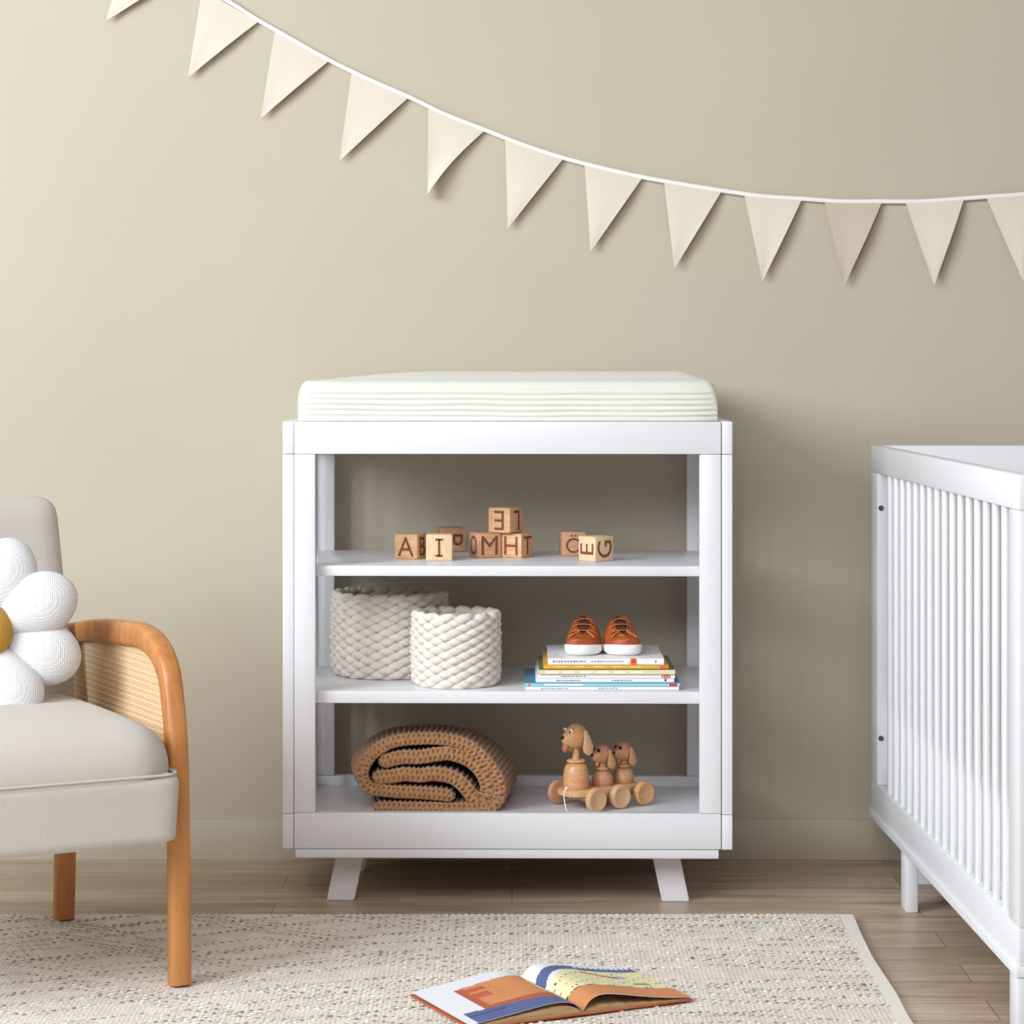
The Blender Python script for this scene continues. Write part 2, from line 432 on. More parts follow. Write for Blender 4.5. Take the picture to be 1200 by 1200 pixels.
# ------------------------------------------------------------------ rope baskets on the middle shelf
ROPE = mat('white_cotton_rope', (232,226,217), .85, col2=(220,213,202), nscale=60, bump=.5, bscale=350, spec=.15)
SH2 = .4197
def basket(name, c, r, h, ncol, nrow, label):
    b = empty(name, (c[0], c[1], SH2)); tag(b, label, 'basket', 'white rope baskets on the middle shelf')
    bm = bmesh.new()
    prof = [(0, .001), (r*.9, .001), (r*.90, .006), (r*.905, .02), (r*.905, h-.012), (r*.90, h-.008), (r*.87, h-.010), (r*.86, .02), (r*.84, .012), (0, .011)]
    rings = []
    lathe(bm, prof, 48)
    dz = (h-.014)/nrow
    for j in range(ncol):
        a = 2*pi*j/ncol
        for i in range(nrow+1):
            z = .0105+dz*(i+(.5 if j % 2 else 0))*(1-.0)
            if z > h-.002: continue
            bulge = 1+.02*sin(pi*z/h)
            rr = (r-.0118)*bulge*(.95+.05*sm(0, .02, z))+random.uniform(-.0008, .0008)
            wv = 2*pi*r/ncol*.95
            M = (RZ(a) @ RX(random.uniform(-.05, .05))).to_3x3()
            sec = []
            for q in range(9):
                tq = -1+2*q/8; rz = max(.05, 1-abs(tq)**2.1)*dz*.52; rx = .0125*sqrt(max(.01, 1-tq*tq))
                sec.append([Vector((rr, 0, 0)) .lerp(Vector((rr, 0, 0)), 0)+Vector((rx*cos(2*pi*g/8), tq*wv, rz*sin(2*pi*g/8))) for g in range(8)])
            RM = RZ(a).to_3x3(); tl = random.uniform(-.05, .05)
            loft(bm, [[RM @ Vector((p_.x-.5*p_.y*p_.y/rr, p_.y, p_.z+tl*p_.y))+Vector((0, 0, z)) for p_ in sc_] for sc_ in sec])
    obj('woven_wall', bm, ROPE, b, angle=80)
    bm = bmesh.new(); p = []
    n = ncol*6
    for k in range(n+1):
        a = 2*pi*k/n; ph = a*ncol/2
        p.append(((r-.010+.003*cos(ph))*cos(a), (r-.010+.003*cos(ph))*sin(a), h-.004+.0045*sin(ph)))
    tube(bm, p, .0068, 8); obj('rim', bm, ROPE, b, angle=80)
    return b
basket('rope_basket', (-.252, 5.115), .121, .166, 36, 8, 'larger white knitted rope basket, behind and left of the smaller one')
basket('rope_basket', (-.1115, 4.948), .0905, .142, 28, 7, 'smaller white knitted rope basket in front, overlapping the larger basket')

# ------------------------------------------------------------------ books under the shoes
def cover(name, c): return mat(name, c, .45, spec=.45)
PAPER = mat('page_paper', (238,234,226), .9, col2=(222,216,206), nscale=400, stretch=(.02,.02,4))
INK = mat('grey_spine_ink', (120,118,124), .6); REDI = mat('red_spine_print', (206,52,44), .6); ORI = mat('orange_spine_print', (232,106,44), .6); DKI = mat('dark_spine_ink', (60,52,60), .6)
books = [
 (616.3, 795.5, .0072, (236,240,240), 'white book with a pale spine, bottom of the stack under the shoes', 0),
 (615.3, 797.0, .0075, (138,206,224), 'light blue book with a red spine mark, second from the bottom of the stack', 1),
 (628.0, 790.0, .0077, (243,243,246), 'thin white book lying directly on the light blue book', 2),
 (629.8, 791.0, .0080, (240,238,242), 'white book with a red oval spine mark, under the pale green book', 3),
 (631.6, 791.2, .0100, (222,216,168), 'pale yellow green book lying under the orange book', 4),
 (637.0, 783.3, .0082, (236,176,66), 'orange yellow book lying under the top white book', 5),
 (642.3, 778.0, .0130, (240,239,243), 'white book with an orange spine mark, top of the stack, carrying the shoes', 6)]
z = SH2
for xl, xr, t, c, lab, k in books:
    d = 4.852+(.004 if k in (2, 3) else 0)+(.006 if k > 4 else 0)
    x0, x1 = (xl-600)*d/F, (xr-600)*d/F; dep = .235 if k < 6 else .232
    b = empty('picture_book', ((x0+x1)/2, d, z)); tag(b, lab, 'book', 'picture books stacked on the middle shelf')
    hw = (x1-x0)/2; cm = cover('book_cover_%d' % k, c); ct_ = .0013
    bm = bmesh.new()
    top = (86,150,190) if k == 1 else (104,122,96) if k == 4 else None
    box(bm, -hw, hw, 0, dep, .0002, ct_, .0003, 1); box(bm, -hw, hw, 0, dep, t-ct_, t-.0001, .0003, 1, mi=1 if top else 0); box(bm, -hw, hw, 0, .0016, ct_*.6, t-ct_*.6, 0)
    obj('cover', bm, [cm, cover('book_top_%d' % k, top)] if top else cm, b)
    boxo('page_block', -hw+.004, hw-.004, .002, dep-.004, ct_+.0001, t-ct_-.0001, PAPER, b, bev=0)
    # spine print: each mark or run of lettering is its own flat part
    rnd = random.Random(k); PM = cover('pale_print_%d' % k, (250,246,236)); GM = cover('gold_print_%d' % k, (246,206,120))
    def bar(xa, xb, a_, b_, m, nm='spine_mark', y0=-.0003):
        bm = bmesh.new(); box(bm, xa, xb, y0, .0002, t*a_, t*b_); obj(nm, bm, m, b, smooth=False)
    def dashes(xa, xb, m, h=.42):
        bm = bmesh.new(); x = xa
        box(bm, xa, xb, -.0001, .0002, t*.48, t*.5)
        while x < xb:
            l = rnd.uniform(.002, .0045); hh_ = h*rnd.uniform(.7, 1); box(bm, x, min(x+l, xb), -.0003, .0002, t*(.5-hh_/2), t*(.5+hh_/2)); x += l+rnd.uniform(.001, .003)
        obj('spine_lettering', bm, m, b, smooth=False)
    if k == 0: dashes(-hw*.8, -hw*.45, INK, .3); dashes(-hw*.05, hw*.2, INK, .3)
    if k == 1: bar(-hw*.75, -hw*.25, .3, .65, PM); bar(hw*.86, hw*.96, .1, .9, REDI); bar(-hw*.96, -hw*.93, .2, .8, ORI)
    if k == 2: dashes(-hw*.7, -hw*.35, INK, .3); dashes(hw*.1, hw*.4, INK, .3); bar(hw*.86, hw*.89, .3, .9, DKI)
    if k == 3:
        dashes(-hw*.65, -hw*.3, INK, .3)
        bm = bmesh.new(); ell(bm, (hw*.87, 0, t/2), (.0095, .0004, t*.42), nu=12, nv=6); obj('spine_logo', bm, REDI, b)
        for q in (-.0045, 0, .0045): bar(hw*.87+q-.0008, hw*.87+q+.0008, .33, .67, PM, y0=-.0007)
    if k == 4:
        for q in range(6): bar(-hw*.9+q*hw*.25, -hw*.9+q*hw*.25+hw*.18, .3, .62, PM)
    if k == 5:
        for q in range(5): bar(-hw*.8+q*hw*.3, -hw*.8+q*hw*.3+hw*.16, .35, .65, GM)
        bar(hw*.86, hw*.98, .15, .85, ORI)
    if k == 6: dashes(-hw*.92, -hw*.35, INK, .3); dashes(-hw*.25, hw*.3, INK, .22); bar(hw*.42, hw*.53, .02, .98, ORI); bar(hw*.45, hw*.50, .3, .7, REDI, y0=-.0006); bar(hw*.85, hw*.87, .35, .65, DKI)
    if k == 6:
        for qx, qy in ((-.85, .06), (.70, .10), (.82, .15), (-.75, .18)):
            bm = bmesh.new(); lathe(bm, [(.003, 0), (.003, .0002)], 8, M=T(hw*qx, qy, t)); obj('cover_print', bm, INK, b)
    z += t+.0001
BOOKTOP = z

# ------------------------------------------------------------------ baby shoes
LEATH = mat('tan_leather', (176,88,38), .5, col2=(160,76,30), nscale=40, bump=.3, bscale=300)
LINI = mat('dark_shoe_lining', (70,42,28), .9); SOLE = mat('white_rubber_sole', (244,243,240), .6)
LACE = mat('caramel_lace', (206,122,58), .8, bump=.5, bscale=500); THREAD = mat('orange_stitching', (214,134,66), .8)
def make_shoe(px, ang, side, label):
    s = empty('baby_shoe', ((px-600)*4.945/F, 4.945, BOOKTOP), radians(ang)); tag(s, label, 'shoe', 'pair of tan leather baby shoes')
    Lh = .060
    def wid(t):   # t 0 toe .. 1 heel
        return .037*(1-(1-min(1, t/.42))**2.6)**(1/2.2)*(1-.20*sm(.35, 1, t)) if t < .42 else (.037*(1-.20*sm(.35, 1, t)))*(1-max(0, (t-.8)/.2)**2.6*.999)**(1/2.2)
    def lean(t): return side*.006*sm(0, .3, t)*(1-sm(.4, 1, t))
    ts = [.5-.5*cos(pi*i/30) for i in range(31)]
    # sole
    bm = bmesh.new()
    out = []
    for t in ts: out.append((lean(t)-max(wid(t), .0004), -Lh+2*Lh*t))
    for t in ts[-2:0:-1]: out.append((lean(t)+max(wid(t), .0004), -Lh+2*Lh*t))
    cx = 0
    def ring(k, z, toe=0): return [Vector((x*k, y*k, z*(1+toe*sm(0, -Lh, y)))) for x, y in out]
    loft(bm, [ring(.74, .0006), ring(.84, .001), ring(.95, .005), ring(1.0, .010), ring(1.01, .016, .22), ring(1.0, .0185, .22), ring(.93, .0188, .2)])
    obj('sole', bm, SOLE, s)
    # upper
    def hh(t): return .012+.007*sm(0, .16, t)+.034*sm(.14, .66, t)-.003*sm(.75, 1, t)
    bm = bmesh.new(); rows = []; NA = 28
    for t in ts:
        row = []; W_ = max(wid(t)*.97, .0003)
        for k in range(NA+1):
            a = pi*k/NA; y = -Lh*.985+2*Lh*.985*t
            e = .62
            cxx = -cos(a); top = sin(a)
            sx = abs(cxx)**.8*(1 if cxx > 0 else -1)
            z = .0165+.006*sm(.25, 0, t)+hh(t)*abs(top)**.75
            tk = (1-.30*abs(top)**2*sm(.2, .6, t))
            x = lean(t)+W_*sx*tk
            if t > .56 and abs(a-pi/2) < .75: z -= .026*sm(.75, .45, abs(a-pi/2))*sm(.56, .63, t)*sm(1.0, .94, t)
            row.append(bm.verts.new((x, y, z)))
        rows.append(row)
    for i in range(30):
        for k in range(NA):
            f = bm.faces.new((rows[i][k], rows[i][k+1], rows[i+1][k+1], rows[i+1][k]))
            am = abs(pi*(k+.5)/NA-pi/2)
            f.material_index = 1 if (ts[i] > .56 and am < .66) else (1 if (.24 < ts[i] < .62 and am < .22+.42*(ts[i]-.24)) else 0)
    obj('upper', bm, [LEATH, LINI], s)
    def surf(t, a, lift=.001):
        W_ = wid(t)*.97; top = sin(a); cxx = -cos(a); sx = abs(cxx)**.8*(1 if cxx > 0 else -1)
        return Vector((lean(t)+W_*sx*(1-.30*abs(top)**2*sm(.2, .6, t)), -Lh*.985+2*Lh*.985*t-lift*.5, .0165+.006*sm(.25, 0, t)+hh(t)*abs(top)**.75+lift))
    bm = bmesh.new()
    for t in (.31, .42, .53):
        pp = [surf(t+.015*abs(k-6)/6, pi/2+(k-6)/6*.72, .0016+.0022*(1-((k-6)/6)**2)) for k in range(13)]
        tube(bm, pp, .0021, 6, flat=(1.3, .6))
    tube(bm, [surf(.30, pi/2-.15, .003), surf(.25, pi/2-.5, .003), surf(.20, pi/2-.8, .002)], .0016, 6)
    tube(bm, [surf(.30, pi/2+.15, .003), surf(.25, pi/2+.5, .003), surf(.20, pi/2+.8, .002)], .0016, 6)
    obj('laces', bm, LACE, s)
    bm = bmesh.new()   # edge of the eyestay and collar
    pp = [surf(.62+.3*sin(pi*k/16)*.9 if False else .60-.38*(1-abs(k-8)/8)**.8, pi/2+(k-8)/8*.62, .001) for k in range(17)]
    tube(bm, pp, .0016, 6)
    pp = [surf(.60+.37*(1-abs(k-8)/8)**.9, pi/2+(k-8)/8*.74, .0005) for k in range(17)]
    tube(bm, pp, .002, 6); obj('collar', bm, LEATH, s)
    bm = bmesh.new()
    tube(bm, [surf(.60-.44*(1-abs(k-8)/8)**.8, pi/2+(k-8)/8*.80, .0004) for k in range(17)], .0006, 5)
    obj('stitching', bm, THREAD, s)
make_shoe(681.3, -8, 1, 'tan leather baby shoe with white sole, left one of the pair on the books')
make_shoe(730.5, 8, -1, 'tan leather baby shoe with white sole, right one of the pair on the books')

# ------------------------------------------------------------------ knitted blanket
SH3 = .1672
KNIT = mat('camel_knit_wool', (188,144,104), .95, col2=(168,124,86), nscale=120, bump=.8, bscale=500, sheen=.3, spec=.1)
bl = empty('knitted_blanket', (-.166, 4.93, SH3)); tag(bl, 'camel brown knitted blanket folded and rolled on the bottom shelf', 'blanket')
BD = 4.93
def zpt(zx, zy): p = P(380+zx/5, 830+zy/5, BD); return Vector((p.x+.166, 0, p.z-SH3+.004))
def ribbon(name, path, Tk=.0215, dep=.23, y0=0):
    pts = catmull([zpt(*q) for q in path], 10); pts, Ltot = resample(pts, .0016)
    pr = .0100
    # perimeter of section (a across thickness -1..1, d depth 0..1) with normals
    sec = []
    for k in range(11):
        a = -1+2*k/10; sec.append((a, 0, 0, -1, 'e'))
    for k in range(1, 22): sec.append((1, k/22, 1, 0, 's'))
    for k in range(5): sec.append((1-2*k/4, 1, 0, 1, 'b'))
    for k in range(21, 0, -1): sec.append((-1, k/22, -1, 0, 's'))
    rings = []; acc = 0
    for i, p in enumerate(pts):
        t = (pts[min(i+1, len(pts)-1)]-pts[max(i-1, 0)]).normalized(); nrm = Vector((-t.z, 0, t.x))
        if i: acc += (p-pts[i-1]).length
        ends = min(1, sqrt(max(0.02, min(acc, Ltot-acc)/.012)))
        ring = []
        for a, d, na, nd, kd in sec:
            hw = Tk/2*ends
            rnd_ = .005
            ph = 2*pi*acc/pr
            if kd == 'e':
                prof = sqrt(max(0, 1-(abs(a)**3.6)))
                yy = y0+rnd_*(1-prof)*1.2
                hz = math.exp(-((abs(a)-.46)/.24)**2); disp = .0016+.0012*sin(ph*.5+3*a)-.0085*hz*max(0, sin(ph+(1.6 if a > 0 else 0)))**.9
                q = p+nrm*hw*a; yy -= disp
            elif kd == 'b':
                q = p+nrm*hw*a; yy = y0+dep
            else:
                disp = .0030*sin(ph+.8*sin(d*dep*2*pi/.03))-.0004
                q = p+nrm*(hw*a+na*disp); yy = y0+.004+d*(dep-.004)
            x, z_ = q.x, q.z
            dd = max(0, yy-y0)
            low_ = 1-sm(0.02, .12, z_)
            x *= 1+dd*(.62 if x > 0 else .55+.35*low_)
            z_ = z_*(1-.50*dd)
            ring.append(Vector((x, yy, max(z_, .0005))))
        rings.append(ring)
    bm = bmesh.new(); loft(bm, rings); return obj(name, bm, KNIT, bl, angle=85)
ribbon('outer_fold', [(292,600),(400,597),(600,600),(800,604),(950,598),(1012,555),(1028,480),(1003,400),(928,302),(828,227),(700,194),(550,190),(405,209),(298,268),(236,345),(225,420),(268,480),(400,502),(560,510),(680,520),(765,535)], Tk=.0245)
ribbon('inner_fold', [(282,424),(400,413),(470,402),(560,408),(640,400),(745,418),(818,470),(870,532),(925,546),(956,488),(926,396),(850,320),(740,280),(660,284),(560,300),(450,302),(318,335)], Tk=.0280, dep=.23, y0=.002)

# ------------------------------------------------------------------ wooden dog pull toy
BE = wood('beech_toy_wood', (226,184,138), (212,166,118), .4, 'z', 25); BE2 = wood('honey_toy_wood', (222,172,122), (206,152,102), .4, 'x', 25)
BDK = wood('walnut_stained_toy_wood', (214,162,126), (198,144,108), .4, 'z', 25)
BLK = mat('black_toy_paint', (18,16,16), .3); WHT = mat('white_toy_paint', (240,238,230), .4); TNG = mat('red_brown_tongue', (184,110,80), .5); STR = mat('white_cord', (240,238,232), .8)
toy = empty('dog_pull_toy', (.190, 5.003, SH3), radians(38)); tag(toy, 'wooden pull toy with three dogs on wheels at the right of the bottom shelf', 'toy')
PZ = .040
bm = bmesh.new(); out = []
hl, hwid = .092, .044
for k in range(40):
    a = 2*pi*k/40; c_, s_ = cos(a), sin(a)
    out.append((hl*(abs(c_)**.55)*(1 if c_ > 0 else -1), hwid*(abs(s_)**.8)*(1 if s_ > 0 else -1)))
loft(bm, [[Vector((x*k-.008, y*k+.016, z_)) for x, y in out] for k, z_ in ((.97, PZ-.013), (1, PZ-.011), (1, PZ-.002), (.97, PZ))])
obj('platform', bm, BE, toy)
for x in (-.063, .0, .063):
    bm = bmesh.new(); lathe(bm, [(.0045, -.056), (.0045, .056)], 14, M=T(x, .0165, .0245) @ RX(pi/2)); box(bm, x-.010, x+.010, -.018, .050, .0195, PZ-.0135, .003)
    obj('axle', bm, BE2, toy)
    for s in (-1, 1):
        bm = bmesh.new(); R_ = .0243
        lathe(bm, [(0, -.007), (R_*.80, -.007), (R_*.96, -.0055), (R_, -.003), (R_, .003), (R_*.96, .0055), (R_*.82, .007), (R_*.78, .0062), (0, .0062)], 36, M=T(x, .0165+s*.0595, R_+.0004) @ RX(pi/2*(1 if s < 0 else -1)))
        obj('wheel', bm, {-1: (BE if x < .05 else BE2), 1: BDK}[s], toy)
def dog(x, k, small):
    bw = BE if not small else BDK
    bm = bmesh.new(); r = .0262 if not small else .0215; h = .052 if not small else .030
    if not small: pr = [(0, 0), (r*.93, 0), (r*.98, .002), (r*1.0, .010), (r*.98, h*.5), (r*.92, h*.72), (r*.80, h*.88), (r*.62, h*.97), (0, h)]
    else: pr = [(0, 0), (r*.9, 0), (r*.99, .004), (r, .010), (r*.97, h*.5), (r*.85, h*.75), (r*.62, h*.93), (0, h)]
    lathe(bm, pr, 32, M=T(0, 0, 0))
    d = obj('dog_figure', bm, BE2 if not small else BDK, toy); d.location = (x, .016, PZ+.0002)
    d['label'] = 'largest dog with a long neck, at the front' if not small else ('small dog in the middle' if k == 1 else 'small dog at the rear')
    cz = h+.003; cr = .0185 if not small else .0135
    bm = bmesh.new(); lathe(bm, [(0, -.0032), (cr*.85, -.0032), (cr, -.001), (cr, .0012), (cr*.85, .0032), (0, .0032)], 28, M=T(0, 0, cz)); obj('collar', bm, BE if not small else BE2, d)
    R_ = .0255 if not small else .0195
    nh = .025 if not small else .009
    hz = cz+.003+nh+R_*.86
    bm = bmesh.new(); lathe(bm, [(.0075 if not small else .008, 0), (.0062 if not small else .0075, nh+R_*.4)], 18, M=T(0, 0, cz+.002)); obj('neck', bm, BE2 if not small else BDK, d)
    bm = bmesh.new(); ell(bm, (0, 0, hz), (R_*.98, R_*.88, R_*1.02), nu=28, nv=18)
    # muzzle blended into the skull
    for v in bm.verts:
        q = v.co-Vector((0, 0, hz)); f = max(0, -q.x/R_)
        g = sm(.35, 1, f)*sm(.75, -.1, q.z/R_)
        v.co.x -= g*R_*.42; v.co.y *= 1-.35*g; v.co.z -= g*R_*.10
        if q.x < 0 and q.z > .25*R_: v.co.x += .12*R_*sm(.25, .6, q.z/R_)*f
    obj('head', bm, BE2 if not small else BDK, d)
    bm = bmesh.new(); ell(bm, (-R_*1.36, 0, hz-.02*R_), (R_*.15, R_*.17, R_*.15), nu=12, nv=8); obj('nose', bm, BLK, d)
    for s in (-1, 1):
        bm = bmesh.new(); ell(bm, (-R_*.80, s*R_*.36, hz+R_*.46), (R_*.13, R_*.22, R_*.22), nu=12, nv=8); e = obj('eye', bm, WHT if not small else BLK, d)
        if not small:
            bm2 = bmesh.new(); ell(bm2, (-R_*.92, s*R_*.36-R_*.04, hz+R_*.44), (R_*.06, R_*.10, R_*.10), nu=10, nv=6)
            me = e.data; b3 = bmesh.new(); b3.from_mesh(me)
            for f in b3.faces: f.material_index = 0
            tmp = bpy.data.meshes.new('t'); bm2.to_mesh(tmp); bm2.free()
            n0 = len(b3.faces); b3.from_mesh(tmp); b3.faces.ensure_lookup_table()
            for f in b3.faces[n0:]: f.material_index = 1
            b3.to_mesh(me); b3.free(); bpy.data.meshes.remove(tmp); me.materials.append(BLK)
        # ear : teardrop slab hanging at the side
        bm = bmesh.new(); rings = []
        for i in range(13):
            t = i/12; zz = hz+R_*.50-t*R_*1.95
            wv = R_*(.16+.36*sm(0, .75, t))*sqrt(max(.0, 1-max(0, (t-.72)/.28)**2))+.0004
            yy = s*(R_*.86+R_*.16*sm(0, .4, t)); xx = R_*(.28+.18*t)
            rings.append([Vector((xx+wv*cos(2*pi*q/14), yy+R_*.12*sin(2*pi*q/14), zz)) for q in range(14)])
        loft(bm, rings); obj('ear', bm, BE if not small else BE2, d)
    bm = bmesh.new()
    if not small: ell(bm, (-R_*1.02, 0, hz-R_*.78), (R_*.30, R_*.30, R_*.46), M=RY(.35).to_3x3(), nu=14, nv=10); obj('tongue', bm, TNG, d)
    else: ell(bm, (-R_*.72, 0, hz-R_*.95), (R_*.20, R_*.22, R_*.32), nu=10, nv=8); obj('tongue', bm, BDK, d)
dog(-.066, 0, False); dog(.003, 1, True); dog(.060, 2, True)
bm = bmesh.new(); tube(bm, [(-.096, .012, PZ+.001), (-.102, .010, PZ-.006), (-.106, .003, .018), (-.108, -.004, .006), (-.112, -.014, .0022), (-.114, -.03, .0022)], .0013, 8)
ell(bm, (-.093, .013, PZ+.003), (.004, .004, .0035)); obj('pull_string', bm, STR, toy)

# ------------------------------------------------------------------ crib
cr = empty('crib', (.752, 5.2, 0), .0215); tag(cr, 'white slatted baby crib standing at the right edge beside the rug', 'crib')
CL = 1.372; CW = .74
def crb(name, *a, bev=.0015): return boxo(name, *a, WHITE2, cr, bev)
def crib_side(xo, s):
    # xo outer face, s=+1: inward is +x
    X = lambda a, b: tuple(sorted((xo+s*a, xo+s*b)))
    x0, x1 = X(0, .022)
    crb('top_rail', x0, x1, -CL, 0, .832, .887, bev=.002)
    crb('bottom_rail', x0, x1, -CL, 0, .1295, .188)
    crb('post', x0, x1, -.078, 0, .1885, .8315); crb('post', x0, x1, -CL, -CL+.070, .1885, .8315)
    bm = bmesh.new(); p = (CL-.070-.155)/15.6
    for k in range(16):
        y = -.172-k*.0735*((CL-.070-.172)/(16*.0735))
        q0, q1 = X(.005, .0165); box(bm, q0, q1, y-.0115, y+.0115, .186, .834, .0042, 3)
    obj('slat_panel', bm, WHITE2, cr)
crib_side(0, 1); crib_side(CW, -1)
for y0, y1 in ((-.022, -.0005), (-CL+.0005, -CL+.022)):
    crb('end_panel', .0225, CW-.0225, y0, y1, .13, .887, bev=.002)
crb('base_frame', -.005, CW+.005, -CL-.004, .004, .112, .129, bev=.002)
for x0, x1, y0, y1 in ((-.002, .021, -.420, -.362), (-.002, .021, -CL-.002, -CL+.056), (CW-.021, CW+.002, -.420, -.362), (CW-.021, CW+.002, -CL-.002, -CL+.056)):
    crb('leg', x0, x1, y0, y1, .0005, .1115, bev=.002)
crb('center_foot', .060, .115, -.165, -.143, .0005, .1115, bev=.002)
METAL = mat('steel_bolt', (120,118,122), .35); METAL.node_tree.nodes['Principled BSDF'].inputs['Metallic'].default_value = .9
for z_ in (.76, .285):
    bm = bmesh.new(); lathe(bm, [(0, -.001), (.0056, -.001), (.0056, .0012), (.0048, .0022), (.003, .0022), (.0028, .0006), (0, .0006)], 20, M=T(.0075, -.0785, z_) @ RX(pi/2)); obj('bolt', bm, METAL, cr)
mt = empty('crib_mattress', (.752+.37, 5.2-CL/2, .2), .0215); tag(mt, 'white mattress lying low inside the slatted crib', 'mattress')
MATM = mat('white_mattress_cotton', (240,239,238), .9, bump=.2, bscale=150)
me_ = boxo('mattress_body', -.335, .335, -CL/2+.03, CL/2-.03, .0, .155, MATM, mt, bev=.02, seg=4)
bm = bmesh.new()
for z_ in (.004, .151):
    lp = []
    for k in range(80):
        a = 2*pi*k/80; c_, s_ = cos(a), sin(a)
        lp.append(Vector((.331*(abs(c_)**.12)*(1 if c_ > 0 else -1), (CL/2-.034)*(abs(s_)**.12)*(1 if s_ > 0 else -1), z_)))
    lp.append(lp[0].copy()); tube(bm, lp, .003, 6)
obj('piping', bm, MATM, mt)
crb('mattress_support', .024, CW-.024, -CL+.03, -.03, .185, .199)

# ------------------------------------------------------------------ armchair
UPH = weave_mat('oatmeal_upholstery', (206,199,190), .95, 260, .45, col2=(201,194,185), dist=.0008)
FRM = wood('honey_oak', (200,138,80), (180,115,62), .38, 'z', 5)
ach = empty('armchair', (-.973, 4.265, RH+.0024), radians(28)); tag(ach, 'oatmeal upholstered armchair with honey wood frame and woven cane sides', 'armchair')
def softbox(name, fn, nu, nv, m, parent):
    pass
def pillow_box(bm, x0, x1, y0, y1, z0, z1, r, crown=0, n=26, pw=6, flare=None):
    """rounded box: super-ellipsoid shaped"""
    cx, cy, cz = (x0+x1)/2, (y0+y1)/2, (z0+z1)/2; ax, ay, az = (x1-x0)/2, (y1-y0)/2, (z1-z0)/2
    tmp = bmesh.new(); bmesh.ops.create_cube(tmp, size=2); bmesh.ops.subdivide_edges(tmp, edges=list(tmp.edges), cuts=n, use_grid_fill=True)
    mp = {}
    for v in tmp.verts:
        c = v.co.copy(); q = Vector([abs(k)**.999*(1 if k > 0 else -1) for k in c])
        # rounding by radius r on real dimensions
        p = Vector((q.x*ax, q.y*ay, q.z*az)); inner = Vector((max(-ax+r, min(ax-r, p.x)), max(-ay+r, min(ay-r, p.y)), max(-az+min(r, az*.98), min(az-min(r, az*.98), p.z))))
        dlt = p-inner
        if dlt.length > 1e-9:
            p = inner+dlt.normalized()*min(r, max(abs(dlt.x), abs(dlt.y), abs(dlt.z)))
        if crown: p.z += crown*(1-(p.x/ax)**2)*(1-(p.y/ay)**2)*(1 if q.z > 0 else 0)
        p += Vector((cx, cy, cz))
        if flare: p = flare(p)
        mp[v] = bm.verts.new(p)
    for f in tmp.faces: bm.faces.new([mp[v] for v in f.verts])
    tmp.free()
# seat: lower slab and crowned top
bm = bmesh.new()
def sf(p):
    q = p.copy(); q.z += -.006*sm(.0, .3, -p.y)*0
    q.x *= 1-.02*sm(.36, .25, p.z); return q
pillow_box(bm, -.305, .305, -.342, .26, .250, .368, .020, flare=sf); obj('seat_base', bm, UPH, ach, angle=80)
bm = bmesh.new(); 
def top_f(p):
    q = p.copy()
    t = sm(.372, .455, p.z)
    q.x = p.x*(1-.0*t); return q
pillow_box(bm, -.3035, .3035, -.3400, .19, .256, .450, .078, crown=.008, flare=top_f); obj('seat_cushion', bm, UPH, ach, angle=80)
bm = bmesh.new(); lp = []
for k in range(97):
    a = 2*pi*k/96; c_, s_ = cos(a), sin(a)
    lp.append(Vector((.3025*(abs(c_)**.10)*(1 if c_ > 0 else -1), -.075+.2650*(abs(s_)**.10)*(1 if s_ > 0 else -1), .366)))
tube(bm, lp, .0026, 6); obj('seam_piping', bm, UPH, ach)
# backrest
bm = bmesh.new()
def bf(p):
    t = (p.z-.27)/.53; q = p.copy(); q.y = p.y+.14*max(0, t-.3)**1.1; q.x = p.x*(1.0-.02*sm(.3, 1, t)); return q
pillow_box(bm, -.302, .302, .195, .295, .27, .795, .035, flare=bf, pw=5); obj('backrest', bm, UPH, ach, angle=80)
CANE = mat('woven_cane', (232,202,160), .65, spec=.3)
nt = CANE.node_tree; n = nt.nodes; L = nt.links; tc = n.new('ShaderNodeTexCoord')
w1 = n.new('ShaderNodeTexWave'); w1.bands_direction = 'Y'; w1.inputs['Scale'].default_value = 80; w1.inputs['Distortion'].default_value = .3
w2 = n.new('ShaderNodeTexWave'); w2.bands_direction = 'Z'; w2.inputs['Scale'].default_value = 80; w2.inputs['Distortion'].default_value = .3
mm = n.new('ShaderNodeMath'); mm.operation = 'MAXIMUM'; L.new(tc.outputs['Object'], w1.inputs[0]); L.new(tc.outputs['Object'], w2.inputs[0])
L.new(w1.outputs[1], mm.inputs[0]); L.new(w2.outputs[1], mm.inputs[1])
rp = n.new('ShaderNodeValToRGB'); rp.color_ramp.elements[0].position = .35; rp.color_ramp.elements[0].color = lin((150,98,56)); rp.color_ramp.elements[1].position = .75; rp.color_ramp.elements[1].color = lin((236,208,168))
L.new(mm.outputs[0], rp.inputs[0]); L.new(rp.outputs[0], n['Principled BSDF'].inputs['Base Color'])
